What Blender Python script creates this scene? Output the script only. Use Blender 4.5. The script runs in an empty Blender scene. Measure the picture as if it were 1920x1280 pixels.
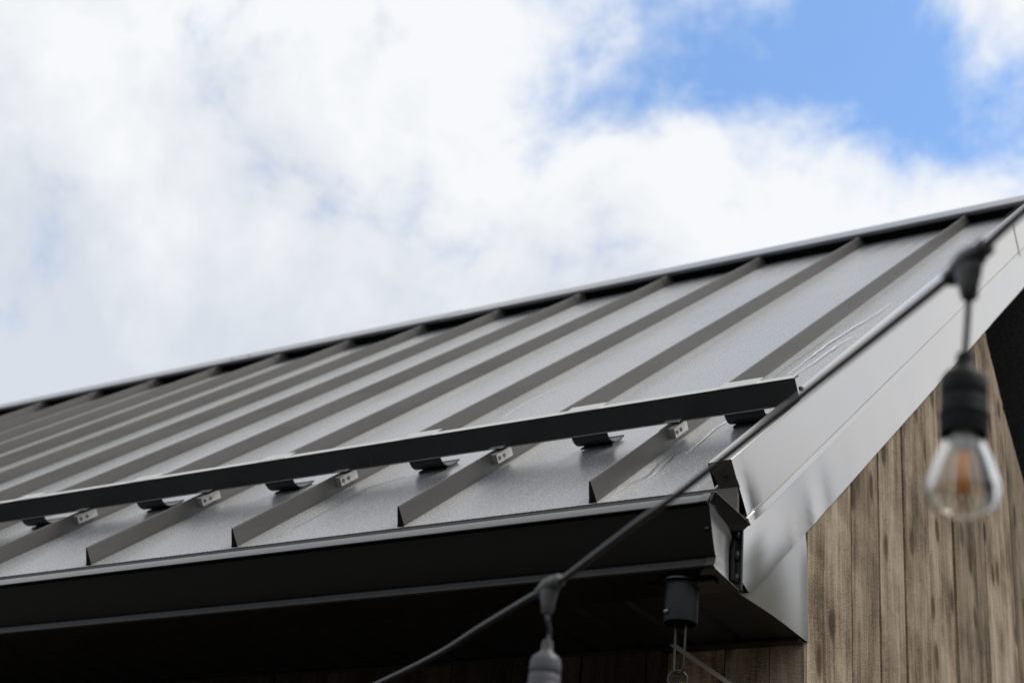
import bpy, bmesh, math, random
from mathutils import Vector, Matrix, noise
random.seed(7)
scene = bpy.context.scene
col = scene.collection

# ------------------------------------------------------------------ camera
R_ = Vector((0.8575989, 0.5054721, 0.0949847))
U_ = Vector((0.1619323, -0.4406567, 0.8829494))
W_ = Vector((-0.4881619, 0.7418353, 0.4597590))
CAM = Vector((1.18242, -2.11874, -0.95892))
cd = bpy.data.cameras.new("camera")
cam = bpy.data.objects.new("camera", cd)
col.objects.link(cam)
M = Matrix.Identity(4)
for i in range(3):
    M[i][0] = R_[i]; M[i][1] = U_[i]; M[i][2] = -W_[i]; M[i][3] = CAM[i]
cam.matrix_world = M
cd.sensor_width = 36.0
cd.lens = 52.495
cd.clip_start = 0.05
cd.clip_end = 3000
cd.dof.use_dof = True
cd.dof.focus_distance = 2.62
cd.dof.aperture_fstop = 5.4
cd.dof.aperture_blades = 9
scene.camera = cam

# ------------------------------------------------------------------ sun and sky
SUN_EL, SUN_AZ = math.radians(60), math.radians(48)      # azimuth measured from +y towards +x
sun_dir = Vector((math.cos(SUN_EL) * math.sin(SUN_AZ), math.cos(SUN_EL) * math.cos(SUN_AZ), math.sin(SUN_EL)))
sd = bpy.data.lights.new("sun", 'SUN')
sd.energy = 1.5
sd.angle = math.radians(16)
sd.color = (1.0, 0.95, 0.88)
so = bpy.data.objects.new("sun", sd)
col.objects.link(so)
so.rotation_euler = sun_dir.to_track_quat('Z', 'Y').to_euler()

world = bpy.data.worlds.new("World")
scene.world = world
world.use_nodes = True
nt = world.node_tree
nt.nodes.clear()


def N(tree, typ, **kw):
    n = tree.nodes.new(typ)
    for k, v in kw.items():
        if k.startswith('i_'):
            key = k[2:]
            key = int(key) if key.isdigit() else key
            n.inputs[key].default_value = v
        else:
            setattr(n, k, v)
    return n


def math_node(tree, op, a, b=None, c=None, clamp=False):
    n = tree.nodes.new('ShaderNodeMath')
    n.operation = op
    n.use_clamp = clamp
    for i, v in enumerate((a, b, c)):
        if v is None:
            continue
        if isinstance(v, (int, float)):
            n.inputs[i].default_value = v
        else:
            tree.links.new(v, n.inputs[i])
    return n.outputs[0]


SKY = 0.1
out = N(nt, 'ShaderNodeOutputWorld')
bg = N(nt, 'ShaderNodeBackground')
bg.inputs[1].default_value = SKY
nt.links.new(bg.outputs[0], out.inputs[0])
sky = N(nt, 'ShaderNodeTexSky', sky_type='NISHITA')
sky.sun_disc = False
sky.sun_elevation = SUN_EL
sky.sun_rotation = SUN_AZ
sky.air_density = 1.0
sky.dust_density = 0.6
sky.ozone_density = 1.6
tc = N(nt, 'ShaderNodeTexCoord')
D = tc.outputs['Generated']
# swirled cloud coordinates
nw = N(nt, 'ShaderNodeTexNoise', i_Scale=3.0, i_Detail=3.0)
nt.links.new(D, nw.inputs['Vector'])
sub = N(nt, 'ShaderNodeVectorMath', operation='SUBTRACT')
nt.links.new(nw.outputs['Color'], sub.inputs[0]); sub.inputs[1].default_value = (.5, .5, .5)
scl = N(nt, 'ShaderNodeVectorMath', operation='SCALE'); scl.inputs['Scale'].default_value = 0.14
nt.links.new(sub.outputs[0], scl.inputs[0])
wd = N(nt, 'ShaderNodeVectorMath', operation='ADD')
nt.links.new(D, wd.inputs[0]); nt.links.new(scl.outputs[0], wd.inputs[1])
n1 = N(nt, 'ShaderNodeTexNoise', i_Scale=6.5, i_Detail=10.0, i_Roughness=0.56)
nt.links.new(wd.outputs[0], n1.inputs['Vector'])
n2 = N(nt, 'ShaderNodeTexNoise', i_Scale=4.2, i_Detail=7.0, i_Roughness=0.55)
nt.links.new(wd.outputs[0], n2.inputs['Vector'])
dens = math_node(nt, 'ADD', math_node(nt, 'MULTIPLY', n1.outputs[0], 1.9), 0.10)
n3 = N(nt, 'ShaderNodeTexNoise', i_Scale=15.0, i_Detail=8.0, i_Roughness=0.6)
nt.links.new(wd.outputs[0], n3.inputs['Vector'])
dens = math_node(nt, 'ADD', dens, math_node(nt, 'MULTIPLY', math_node(nt, 'SUBTRACT', n3.outputs[0], 0.5), 2.1))
# openings and banks of the cloud layer: (direction, half width in radians, depth)
BANKS = [((-0.2389, 0.7486, 0.6186), 0.050, -0.56), ((-0.215, 0.780, 0.587), 0.036, -0.44), ((-0.2595, 0.727, 0.6354), 0.045, -0.32),
         ((-0.1657, 0.7953, 0.5831), 0.05, -0.20), ((-0.350, 0.695, 0.629), 0.060, -0.60), ((-0.300, 0.727, 0.616), 0.05, -0.42),
         ((-0.405, 0.672, 0.632), 0.05, -0.58), ((-0.6415, 0.5152, 0.5683), 0.045, 0.02), ((-0.5995, 0.5984, 0.5316), 0.05, 0.12),
         ((-0.5699, 0.6304, 0.5271), 0.035, -0.06), ((-0.5394, 0.6285, 0.5604), 0.035, -0.06), ((-0.238, 0.792, 0.560), 0.032, 0.40), ((-0.63, 0.51, 0.59), 0.035, -0.16), ((-0.57, 0.63, 0.53), 0.03, -0.14),
         ((-0.4648, 0.6302, 0.6219), 0.08, 0.25), ((-0.436, 0.6953, 0.5713), 0.09, 0.25), ((-0.3114, 0.7597, 0.5708), 0.06, 0.30),
         ((-0.5605, 0.6791, 0.4739), 0.10, 0.2), ((-0.7026, 0.5598, 0.4393), 0.12, 0.2), ((-0.169, 0.7545, 0.6342), 0.04, -0.14), ((-0.30, 0.705, 0.645), 0.02, 0.25)]
for d, wdt, amp in BANKS:
    v = N(nt, 'ShaderNodeVectorMath', operation='DISTANCE')
    nt.links.new(wd.outputs[0], v.inputs[0])
    v.inputs[1].default_value = Vector(d).normalized()
    q = math_node(nt, 'DIVIDE', v.outputs['Value'], wdt)
    q = math_node(nt, 'MULTIPLY', q, q)
    g = math_node(nt, 'EXPONENT', math_node(nt, 'MULTIPLY', q, -0.5))
    dens = math_node(nt, 'MULTIPLY_ADD', g, amp, dens)
mr = N(nt, 'ShaderNodeMapRange', interpolation_type='SMOOTHSTEP')
nt.links.new(dens, mr.inputs[0])
mr.inputs[1].default_value = 0.02; mr.inputs[2].default_value = 1.12
mr.inputs[3].default_value = 0.12; mr.inputs[4].default_value = 1.0
# cloud body: bright tops, blue-grey bases
cr = N(nt, 'ShaderNodeValToRGB')
cr.color_ramp.elements[0].position = 0.26; cr.color_ramp.elements[0].color = (6.9, 7.35, 8.1, 1)
cr.color_ramp.elements[1].position = 0.62; cr.color_ramp.elements[1].color = (9.3, 9.5, 9.7, 1)
sep = N(nt, 'ShaderNodeSeparateXYZ')
nt.links.new(D, sep.inputs[0])
shade = math_node(nt, 'ADD', n2.outputs[0], math_node(nt, 'MULTIPLY', math_node(nt, 'SUBTRACT', sep.outputs[2], 0.52), 0.9))
vd = N(nt, 'ShaderNodeVectorMath', operation='DOT_PRODUCT')
nt.links.new(D, vd.inputs[0]); vd.inputs[1].default_value = sun_dir
shade = math_node(nt, 'ADD', shade, math_node(nt, 'MULTIPLY', math_node(nt, 'SUBTRACT', vd.outputs['Value'], 0.50), 0.75))
shade = math_node(nt, 'ADD', shade, math_node(nt, 'MULTIPLY', math_node(nt, 'SUBTRACT', n1.outputs[0], 0.5), 0.75))
shade = math_node(nt, 'ADD', shade, math_node(nt, 'MULTIPLY', math_node(nt, 'SUBTRACT', n3.outputs[0], 0.5), 0.55))
nt.links.new(shade, cr.inputs[0])
mx = N(nt, 'ShaderNodeMix', data_type='RGBA')
nt.links.new(mr.outputs[0], mx.inputs['Factor'])
gain = N(nt, 'ShaderNodeMix', data_type='RGBA', blend_type='MULTIPLY')
gain.inputs['Factor'].default_value = 1.0
nt.links.new(sky.outputs[0], gain.inputs[6]); gain.inputs[7].default_value = (1.02, 1.65, 2.1, 1)
nt.links.new(gain.outputs[2], mx.inputs[6])
nt.links.new(cr.outputs[0], mx.inputs[7])
nt.links.new(mx.outputs[2], bg.inputs[0])

vs = scene.view_settings
vs.view_transform = 'Standard'
vs.look = 'None'
vs.exposure = 0.0
vs.gamma = 1.0
vs.use_curve_mapping = False
scene.render.engine = 'CYCLES'
scene.cycles.max_bounces = 10
scene.cycles.transparent_max_bounces = 12

# ------------------------------------------------------------------ helpers
TH = math.radians(38.676)
S = Vector((0, math.cos(TH), math.sin(TH)))
NR = Vector((0, -math.sin(TH), math.cos(TH)))


def RP(x, s, n):
    """point on the front roof slope: x along the eave, s up the slope, n above the pans"""
    return Vector((x, 0, 0)) + S * s + NR * n


def empty(name, loc, label, cat, group=None):
    o = bpy.data.objects.new(name, None)
    o.empty_display_size = 0.1
    col.objects.link(o)
    o.location = loc
    tag(o, label, cat, group)
    return o


def tag(o, label=None, cat=None, group=None, kind=None):
    if label: o['label'] = label
    if cat: o['category'] = cat
    if group: o['group'] = group
    if kind: o['kind'] = kind
    return o


ORIGIN = {}


def wloc(o):
    v = Vector((0, 0, 0))
    while o is not None:
        v = v + o.location
        o = o.parent
    return v


def link_mesh(name, me, parent=None, loc=(0, 0, 0)):
    o = bpy.data.objects.new(name, me)
    col.objects.link(o)
    o.location = loc
    if parent is not None:
        o.parent = parent
    return o


class MB:
    """collects geometry given in world coordinates"""
    def __init__(self):
        self.v = []; self.f = []; self.m = []

    def add(self, verts, faces, mi=0):
        b = len(self.v)
        self.v += [Vector(p) for p in verts]
        self.f += [tuple(b + i for i in f) for f in faces]
        self.m += [mi] * len(faces)

    def prism(self, poly_a, poly_b, mi=0, caps=True):
        n = len(poly_a)
        faces = [(i, (i + 1) % n, n + (i + 1) % n, n + i) for i in range(n)]
        if caps:
            faces += [tuple(range(n))[::-1], tuple(range(n, 2 * n))]
        self.add(list(poly_a) + list(poly_b), faces, mi)

    def box(self, a, b, mi=0):
        (x0, y0, z0), (x1, y1, z1) = a, b
        p = [(x0, y0, z0), (x1, y0, z0), (x1, y1, z0), (x0, y1, z0)]
        q = [(x0, y0, z1), (x1, y0, z1), (x1, y1, z1), (x0, y1, z1)]
        self.prism(p, q, mi)

    def rbox(self, x0, x1, s0, s1, n0, n1, mi=0):
        p = [RP(x0, s0, n0), RP(x1, s0, n0), RP(x1, s1, n0), RP(x0, s1, n0)]
        q = [RP(x0, s0, n1), RP(x1, s0, n1), RP(x1, s1, n1), RP(x0, s1, n1)]
        self.prism(p, q, mi)

    def tube(self, pts, r, seg=10, closed=False, mi=0):
        pts = [Vector(p) for p in pts]
        n = len(pts)
        rr = r if isinstance(r, (list, tuple)) else [r] * n
        rings = []
        prev = None
        for i, p in enumerate(pts):
            if closed:
                t = (pts[(i + 1) % n] - pts[i - 1]).normalized()
            else:
                t = (pts[min(i + 1, n - 1)] - pts[max(i - 1, 0)]).normalized()
            if prev is None:
                a = t.orthogonal().normalized()
            else:
                a = (prev - t * prev.dot(t))
                a = a.normalized() if a.length > 1e-6 else t.orthogonal().normalized()
            prev = a
            b = t.cross(a)
            rings.append([p + (a * math.cos(2 * math.pi * k / seg) + b * math.sin(2 * math.pi * k / seg)) * rr[i] for k in range(seg)])
        verts = [v for ring in rings for v in ring]
        faces = []
        m = n if closed else n - 1
        for i in range(m):
            j = (i + 1) % n
            for k in range(seg):
                faces.append((i * seg + k, i * seg + (k + 1) % seg, j * seg + (k + 1) % seg, j * seg + k))
        if not closed:
            faces.append(tuple(range(seg))[::-1])
            faces.append(tuple((n - 1) * seg + k for k in range(seg)))
        self.add(verts, faces, mi)

    def lathe(self, c, prof, axis=(0, 0, 1), seg=32, cap0=True, cap1=True, mi=0):
        """prof: list of (radius, height along axis)"""
        ax = Vector(axis).normalized()
        a = ax.orthogonal().normalized(); b = ax.cross(a)
        c = Vector(c)
        verts = []
        for r, h in prof:
            for k in range(seg):
                t = 2 * math.pi * k / seg
                verts.append(c + ax * h + (a * math.cos(t) + b * math.sin(t)) * r)
        faces = []
        for i in range(len(prof) - 1):
            for k in range(seg):
                faces.append((i * seg + k, i * seg + (k + 1) % seg, (i + 1) * seg + (k + 1) % seg, (i + 1) * seg + k))
        if cap0: faces.append(tuple(range(seg))[::-1])
        if cap1: faces.append(tuple((len(prof) - 1) * seg + k for k in range(seg)))
        self.add(verts, faces, mi)

    def grid(self, fn, nu, nv, mi=0):
        verts = [fn(i / nu, j / nv) for j in range(nv + 1) for i in range(nu + 1)]
        faces = [(j * (nu + 1) + i, j * (nu + 1) + i + 1, (j + 1) * (nu + 1) + i + 1, (j + 1) * (nu + 1) + i) for j in range(nv) for i in range(nu)]
        self.add(verts, faces, mi)

    def build(self, name, mat, parent=None, smooth=False, angle=None, bevel=0.0, loc=None, recalc=True):
        base = wloc(parent) if parent is not None else Vector((0, 0, 0))
        if loc is None:
            if parent is not None:
                lo = Vector((0, 0, 0))
            else:
                xs = [p.x for p in self.v]; ys = [p.y for p in self.v]; zs = [p.z for p in self.v]
                lo = Vector(((min(xs) + max(xs)) / 2, (min(ys) + max(ys)) / 2, min(zs)))
        else:
            lo = Vector(loc) - base
        org = base + lo
        me = bpy.data.meshes.new(name)
        me.from_pydata([tuple(p - org) for p in self.v], [], self.f)
        mats = mat if isinstance(mat, (list, tuple)) else [mat]
        for m in mats: me.materials.append(m)
        for p, mi in zip(me.polygons, self.m): p.material_index = mi
        bm = bmesh.new(); bm.from_mesh(me)
        if recalc:
            bmesh.ops.recalc_face_normals(bm, faces=bm.faces)
        if bevel > 0:
            ed = [e for e in bm.edges if len(e.link_faces) == 2 and e.calc_face_angle(0) > math.radians(35)]
            bmesh.ops.bevel(bm, geom=ed, offset=bevel, segments=2, profile=0.6, affect='EDGES', clamp_overlap=True)
        bm.to_mesh(me); bm.free()
        if smooth or angle is not None:
            for p in me.polygons: p.use_smooth = True
            if angle is not None:
                me.set_sharp_from_angle(angle=math.radians(angle))
        me.update()
        return link_mesh(name, me, parent, lo)


# ------------------------------------------------------------------ materials
def new_mat(name):
    m = bpy.data.materials.new(name)
    m.use_nodes = True
    t = m.node_tree
    b = t.nodes['Principled BSDF']
    return m, t, b


def simple(name, rgb, rough=0.5, metal=0.0, spec=0.5, var=0.12, scale=30.0, bump=0.0, bscale=400.0):
    m, t, b = new_mat(name)
    b.inputs['Metallic'].default_value = metal
    b.inputs['Specular IOR Level'].default_value = spec
    tcn = N(t, 'ShaderNodeTexCoord')
    n = N(t, 'ShaderNodeTexNoise', i_Scale=scale, i_Detail=6.0, i_Roughness=0.6)
    t.links.new(tcn.outputs['Object'], n.inputs['Vector'])
    r = N(t, 'ShaderNodeValToRGB')
    r.color_ramp.elements[0].position = 0.3; r.color_ramp.elements[1].position = 0.7
    r.color_ramp.elements[0].color = tuple(c * (1 - var) for c in rgb) + (1,)
    r.color_ramp.elements[1].color = tuple(c * (1 + var) for c in rgb) + (1,)
    t.links.new(n.outputs[0], r.inputs[0]); t.links.new(r.outputs[0], b.inputs['Base Color'])
    mp = N(t, 'ShaderNodeMapRange')
    t.links.new(n.outputs[0], mp.inputs[0])
    mp.inputs[1].default_value = 0.3; mp.inputs[2].default_value = 0.7
    mp.inputs[3].default_value = rough * 0.88; mp.inputs[4].default_value = min(1, rough * 1.12)
    t.links.new(mp.outputs[0], b.inputs['Roughness'])
    if bump > 0:
        n2_ = N(t, 'ShaderNodeTexNoise', i_Scale=bscale, i_Detail=3.0)
        t.links.new(tcn.outputs['Object'], n2_.inputs['Vector'])
        bp = N(t, 'ShaderNodeBump', i_Strength=bump, i_Distance=0.001)
        t.links.new(n2_.outputs[0], bp.inputs['Height']); t.links.new(bp.outputs[0], b.inputs['Normal'])
    return m


def roof_paint(name, rgb, rough, metal, wet=True):
    """grey metallic coil paint with fine drizzle beads and faint dusty run marks"""
    m, t, b = new_mat(name)
    b.inputs['Metallic'].default_value = metal
    b.inputs['Specular IOR Level'].default_value = 0.5
    g = N(t, 'ShaderNodeNewGeometry')
    P = g.outputs['Position']
    rot = N(t, 'ShaderNodeVectorRotate', rotation_type='X_AXIS'); rot.inputs['Angle'].default_value = -TH
    t.links.new(P, rot.inputs['Vector'])
    P = rot.outputs[0]
    # long dusty runs down the slope
    mpg = N(t, 'ShaderNodeMapping'); mpg.inputs['Scale'].default_value = (26.0, 1.3, 8.0)
    t.links.new(P, mpg.inputs['Vector'])
    n = N(t, 'ShaderNodeTexNoise', i_Scale=1.0, i_Detail=5.0, i_Roughness=0.6)
    t.links.new(mpg.outputs[0], n.inputs['Vector'])
    nb = N(t, 'ShaderNodeTexNoise', i_Scale=2.4, i_Detail=4.0)
    t.links.new(P, nb.inputs['Vector'])
    f = math_node(t, 'MULTIPLY_ADD', nb.outputs[0], 0.5, math_node(t, 'MULTIPLY', n.outputs[0], 0.5))
    r = N(t, 'ShaderNodeValToRGB')
    r.color_ramp.elements[0].position = 0.34; r.color_ramp.elements[1].position = 0.66
    r.color_ramp.elements[0].color = tuple(c * 0.93 for c in rgb) + (1,)
    r.color_ramp.elements[1].color = tuple(c * 1.07 for c in rgb) + (1,)
    t.links.new(f, r.inputs[0]); t.links.new(r.outputs[0], b.inputs['Base Color'])
    mp = N(t, 'ShaderNodeMapRange'); t.links.new(f, mp.inputs[0])
    mp.inputs[1].default_value = 0.32; mp.inputs[2].default_value = 0.68
    mp.inputs[3].default_value = rough * 0.85; mp.inputs[4].default_value = rough * 1.18
    t.links.new(mp.outputs[0], b.inputs['Roughness'])
    if wet:
        b.inputs['Sheen Weight'].default_value = 0.5
        b.inputs['Sheen Roughness'].default_value = 0.35
        sp = N(t, 'ShaderNodeTexNoise', i_Scale=165.0, i_Detail=2.0, i_Roughness=0.7)
        t.links.new(P, sp.inputs['Vector'])
        spr = N(t, 'ShaderNodeMapRange'); t.links.new(sp.outputs[0], spr.inputs[0])
        spr.inputs[1].default_value = 0.35; spr.inputs[2].default_value = 0.65; spr.inputs[3].default_value = 0.66; spr.inputs[4].default_value = 1.32
        sm = N(t, 'ShaderNodeVectorMath', operation='SCALE')
        t.links.new(r.outputs[0], sm.inputs[0]); t.links.new(spr.outputs[0], sm.inputs['Scale'])
        t.links.new(sm.outputs[0], b.inputs['Base Color'])
        rr_ = math_node(t, 'MULTIPLY', mp.outputs[0], math_node(t, 'MULTIPLY_ADD', spr.outputs[0], 0.35, 0.65))
        t.links.new(rr_, b.inputs['Roughness'])
        vo = N(t, 'ShaderNodeTexVoronoi', feature='F1', i_Scale=150.0, i_Randomness=1.0)
        t.links.new(P, vo.inputs['Vector'])
        gate = N(t, 'ShaderNodeTexNoise', i_Scale=9.0, i_Detail=4.0)
        t.links.new(P, gate.inputs['Vector'])
        dot = math_node(t, 'SUBTRACT', 0.42, vo.outputs['Distance'])
        dot = math_node(t, 'MAXIMUM', dot, 0.0)
        gt = N(t, 'ShaderNodeMapRange', interpolation_type='SMOOTHSTEP'); t.links.new(gate.outputs[0], gt.inputs[0])
        gt.inputs[1].default_value = 0.40; gt.inputs[2].default_value = 0.62
        h = math_node(t, 'MULTIPLY', dot, gt.outputs[0])
        fine = N(t, 'ShaderNodeTexNoise', i_Scale=330.0, i_Detail=2.0)
        t.links.new(P, fine.inputs['Vector'])
        h = math_node(t, 'MULTIPLY_ADD', fine.outputs[0], 0.35, h)
        bp = N(t, 'ShaderNodeBump', i_Strength=0.27, i_Distance=0.0014)
        t.links.new(h, bp.inputs['Height']); t.links.new(bp.outputs[0], b.inputs['Normal'])
    return m


def wood(name, dark, mid, light, knots=True, rough=0.85, gain=1.0):
    """weathered boards: vertical grain, saw marks, knots and rusty stains; boards are shifted by their own random"""
    m, t, b = new_mat(name)
    b.inputs['Specular IOR Level'].default_value = 0.2
    oi = N(t, 'ShaderNodeObjectInfo')
    g = N(t, 'ShaderNodeNewGeometry')
    rv = math_node(t, 'MULTIPLY', oi.outputs['Random'], 37.0)
    cx = N(t, 'ShaderNodeCombineXYZ')
    for i in range(3): t.links.new(rv, cx.inputs[i])
    ad = N(t, 'ShaderNodeVectorMath', operation='ADD')
    t.links.new(g.outputs['Position'], ad.inputs[0]); t.links.new(cx.outputs[0], ad.inputs[1])
    P = ad.outputs[0]
    # warp so the grain bends round
    wn = N(t, 'ShaderNodeTexNoise', i_Scale=5.0, i_Detail=2.0)
    t.links.new(P, wn.inputs['Vector'])
    ws = N(t, 'ShaderNodeVectorMath', operation='SCALE'); ws.inputs['Scale'].default_value = 0.028
    t.links.new(wn.outputs['Color'], ws.inputs[0])
    wa = N(t, 'ShaderNodeVectorMath', operation='ADD'); t.links.new(P, wa.inputs[0]); t.links.new(ws.outputs[0], wa.inputs[1])
    mp1 = N(t, 'ShaderNodeMapping'); mp1.inputs['Scale'].default_value = (75, 75, 2.6)
    t.links.new(wa.outputs[0], mp1.inputs['Vector'])
    gr = N(t, 'ShaderNodeTexNoise', i_Scale=1.0, i_Detail=7.0, i_Roughness=0.62)
    t.links.new(mp1.outputs[0], gr.inputs['Vector'])
    mp2 = N(t, 'ShaderNodeMapping'); mp2.inputs['Scale'].default_value = (14, 14, 2.2)
    t.links.new(wa.outputs[0], mp2.inputs['Vector'])
    br = N(t, 'ShaderNodeTexNoise', i_Scale=1.0, i_Detail=4.0)
    t.links.new(mp2.outputs[0], br.inputs['Vector'])
    # circular saw marks
    sw = N(t, 'ShaderNodeTexWave', wave_type='BANDS', bands_direction='Z', i_Scale=55.0, i_Distortion=9.0, i_Detail=3.0)
    sw.inputs['Detail Scale'].default_value = 1.4
    t.links.new(P, sw.inputs['Vector'])
    f = math_node(t, 'MULTIPLY', gr.outputs[0], 0.34)
    f = math_node(t, 'MULTIPLY_ADD', br.outputs[0], 0.42, f)
    f = math_node(t, 'MULTIPLY_ADD', sw.outputs['Fac'], 0.06, f)
    f = math_node(t, 'ADD', f, 0.072)
    sp_ = N(t, 'ShaderNodeTexNoise', i_Scale=170.0, i_Detail=3.0, i_Roughness=0.7)
    t.links.new(P, sp_.inputs['Vector'])
    f = math_node(t, 'ADD', f, math_node(t, 'MULTIPLY', math_node(t, 'SUBTRACT', sp_.outputs[0], 0.5), 0.22))
    st_ = N(t, 'ShaderNodeTexNoise', i_Scale=6.5, i_Detail=5.0, i_Roughness=0.62)
    t.links.new(wa.outputs[0], st_.inputs['Vector'])
    f = math_node(t, 'ADD', f, math_node(t, 'MULTIPLY', math_node(t, 'SUBTRACT', st_.outputs[0], 0.5), 0.38))
    ramp = N(t, 'ShaderNodeValToRGB')
    e = ramp.color_ramp.elements
    e[0].position = 0.37; e[0].color = dark + (1,)
    e[1].position = 0.60; e[1].color = light + (1,)
    em = ramp.color_ramp.elements.new(0.485); em.color = mid + (1,)
    t.links.new(f, ramp.inputs[0])
    colr = ramp.outputs[0]
    # per board tone
    tone = math_node(t, 'MULTIPLY_ADD', oi.outputs['Random'], 0.50, 0.76)
    mt = N(t, 'ShaderNodeMix', data_type='RGBA', blend_type='MULTIPLY'); mt.inputs['Factor'].default_value = 1.0
    cc = N(t, 'ShaderNodeCombineColor')
    for i in range(3): t.links.new(tone, cc.inputs[i])
    t.links.new(colr, mt.inputs[6]); t.links.new(cc.outputs[0], mt.inputs[7])
    colr = mt.outputs[2]
    hgt = f
    if knots:
        sx = N(t, 'ShaderNodeSeparateXYZ'); t.links.new(wa.outputs[0], sx.inputs[0])
        uu = math_node(t, 'MULTIPLY', math_node(t, 'ADD', sx.outputs[0], sx.outputs[1]), 8.5)
        vv_ = math_node(t, 'MULTIPLY', sx.outputs[2], 4.2)
        kp = N(t, 'ShaderNodeCombineXYZ'); t.links.new(uu, kp.inputs[0]); t.links.new(vv_, kp.inputs[1])
        vo = N(t, 'ShaderNodeTexVoronoi', voronoi_dimensions='2D', i_Scale=1.0, i_Randomness=1.0)
        t.links.new(kp.outputs[0], vo.inputs['Vector'])
        kn = N(t, 'ShaderNodeMapRange', interpolation_type='SMOOTHSTEP'); t.links.new(vo.outputs['Distance'], kn.inputs[0])
        kn.inputs[1].default_value = 0.07; kn.inputs[2].default_value = 0.19
        kn.inputs[3].default_value = 1.0; kn.inputs[4].default_value = 0.0
        sepc = N(t, 'ShaderNodeSeparateColor'); t.links.new(vo.outputs['Color'], sepc.inputs[0])
        sel = math_node(t, 'GREATER_THAN', sepc.outputs[0], 0.30)
        km = math_node(t, 'MULTIPLY', kn.outputs[0], sel)
        km = math_node(t, 'MULTIPLY', km, 1.0)
        km = math_node(t, 'MULTIPLY', km, math_node(t, 'MULTIPLY_ADD', gr.outputs[0], 1.4, 0.1), clamp=True)
        kc = N(t, 'ShaderNodeMix', data_type='RGBA')
        t.links.new(sepc.outputs[1], kc.inputs['Factor'])
        kc.inputs[6].default_value = (0.030, 0.024, 0.019, 1); kc.inputs[7].default_value = (0.105, 0.052, 0.018, 1)
        km2 = N(t, 'ShaderNodeMix', data_type='RGBA')
        t.links.new(km, km2.inputs['Factor']); t.links.new(colr, km2.inputs[6]); t.links.new(kc.outputs[2], km2.inputs[7])
        colr = km2.outputs[2]
        hgt = math_node(t, 'MULTIPLY_ADD', km, -0.5, f)
    t.links.new(colr, b.inputs['Base Color'])
    b.inputs['Roughness'].default_value = rough
    bp = N(t, 'ShaderNodeBump', i_Strength=0.55, i_Distance=0.004)
    t.links.new(hgt, bp.inputs['Height']); t.links.new(bp.outputs[0], b.inputs['Normal'])
    return m


PAN = roof_paint('roof_pan_paint', (0.290, 0.297, 0.310), 0.27, 0.58)
SEAM = roof_paint('seam_paint', (0.100, 0.094, 0.085), 0.38, 0.2, wet=False)
TRIM = roof_paint('trim_paint', (0.62, 0.578, 0.533), 0.19, 0.80, wet=False)
ENDC = simple('grey_end_plate', (0.40, 0.375, 0.345), 0.33, 0.6, 0.5, 0.1, 40)
DARK = simple('black_bronze_metal', (0.0035, 0.0027, 0.0024), 0.22, 0.0, 0.55, 0.10, 40, 0.05, 500)
CAPM = simple('charcoal_cap_metal', (0.20, 0.20, 0.205), 0.30, 0.6, 0.5, 0.1, 14)
BROWN = simple('brown_metal', (0.13, 0.112, 0.096), 0.42, 0.2, 0.5, 0.1, 60)
RAIL = simple('rail_paint', (0.030, 0.0305, 0.0305), 0.42, 0.0, 0.45, 0.08, 20, 0.04, 600)
ALU = simple('mill_aluminium', (0.56, 0.55, 0.52), 0.42, 0.75, 0.5, 0.08, 60)
STEEL = simple('screw_steel', (0.20, 0.19, 0.18), 0.30, 0.9, 0.5, 0.1, 90)
RUBBER = simple('black_rubber', (0.034, 0.031, 0.029), 0.36, 0.0, 0.6, 0.1, 60, 0.1, 300)
SOCK = simple('socket_plastic', (0.007, 0.007, 0.0075), 0.62, 0.0, 0.2, 0.1, 60, 0.05, 300)
CHAIN = simple('chain_iron', (0.065, 0.058, 0.052), 0.36, 0.7, 0.5, 0.15, 120)
SOFF = simple('soffit_black', (0.020, 0.018, 0.017), 0.42, 0.0, 0.45, 0.1, 20)
VOID = simple('vent_strip_black', (0.008, 0.008, 0.008), 0.8, 0.0, 0.2, 0.1, 80)
RUN = simple('dried_water_mark', (0.88, 0.88, 0.88), 0.30, 0.0, 0.6, 0.1, 60)
RUND = simple('wet_water_mark', (0.075, 0.075, 0.08), 0.12, 0.2, 0.6, 0.1, 60)
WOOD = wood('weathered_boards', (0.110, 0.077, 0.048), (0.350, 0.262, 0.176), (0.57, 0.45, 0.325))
WOODD = wood('dark_brown_boards', (0.030, 0.020, 0.015), (0.066, 0.046, 0.034), (0.10, 0.074, 0.056), knots=False)
LATH = wood('pale_lath', (0.74, 0.67, 0.58), (0.84, 0.78, 0.69), (0.88, 0.83, 0.75), knots=False)
DECK = wood('roof_deck', (0.10, 0.08, 0.06), (0.2, 0.16, 0.12), (0.28, 0.23, 0.18), knots=False)
GREYP = simple('lit_grey_plastic', (0.085, 0.082, 0.088), 0.5, 0.0, 0.5, 0.15, 60, 0.1, 300)  # lighter copy of the lamp plastic, the light on it put into colour
FIL = simple('amber_filament', (0.95, 0.33, 0.05), 0.5, 0.0, 0.4, 0.05, 60)
GRAVEL = simple('gravel_ground', (0.060, 0.056, 0.050), 0.95, 0.0, 0.2, 0.5, 18, 0.8, 30)

glass = bpy.data.materials.new('bulb_glass'); glass.use_nodes = True
gt_ = glass.node_tree
gb = gt_.nodes['Principled BSDF']
gb.inputs['Base Color'].default_value = (0.99, 0.975, 0.95, 1)
gb.inputs['Roughness'].default_value = 0.0
gb.inputs['IOR'].default_value = 1.47
gb.inputs['Transmission Weight'].default_value = 1.0

# ------------------------------------------------------------------ setting: ground
GZ = -2.6
gm = MB(); gm.add([(-900, -900, GZ), (900, -900, GZ), (900, 900, GZ), (-900, 900, GZ)], [(0, 1, 2, 3)])
g_ = gm.build('ground', GRAVEL, loc=(0, 0, GZ)); tag(g_, kind='structure')

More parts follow.
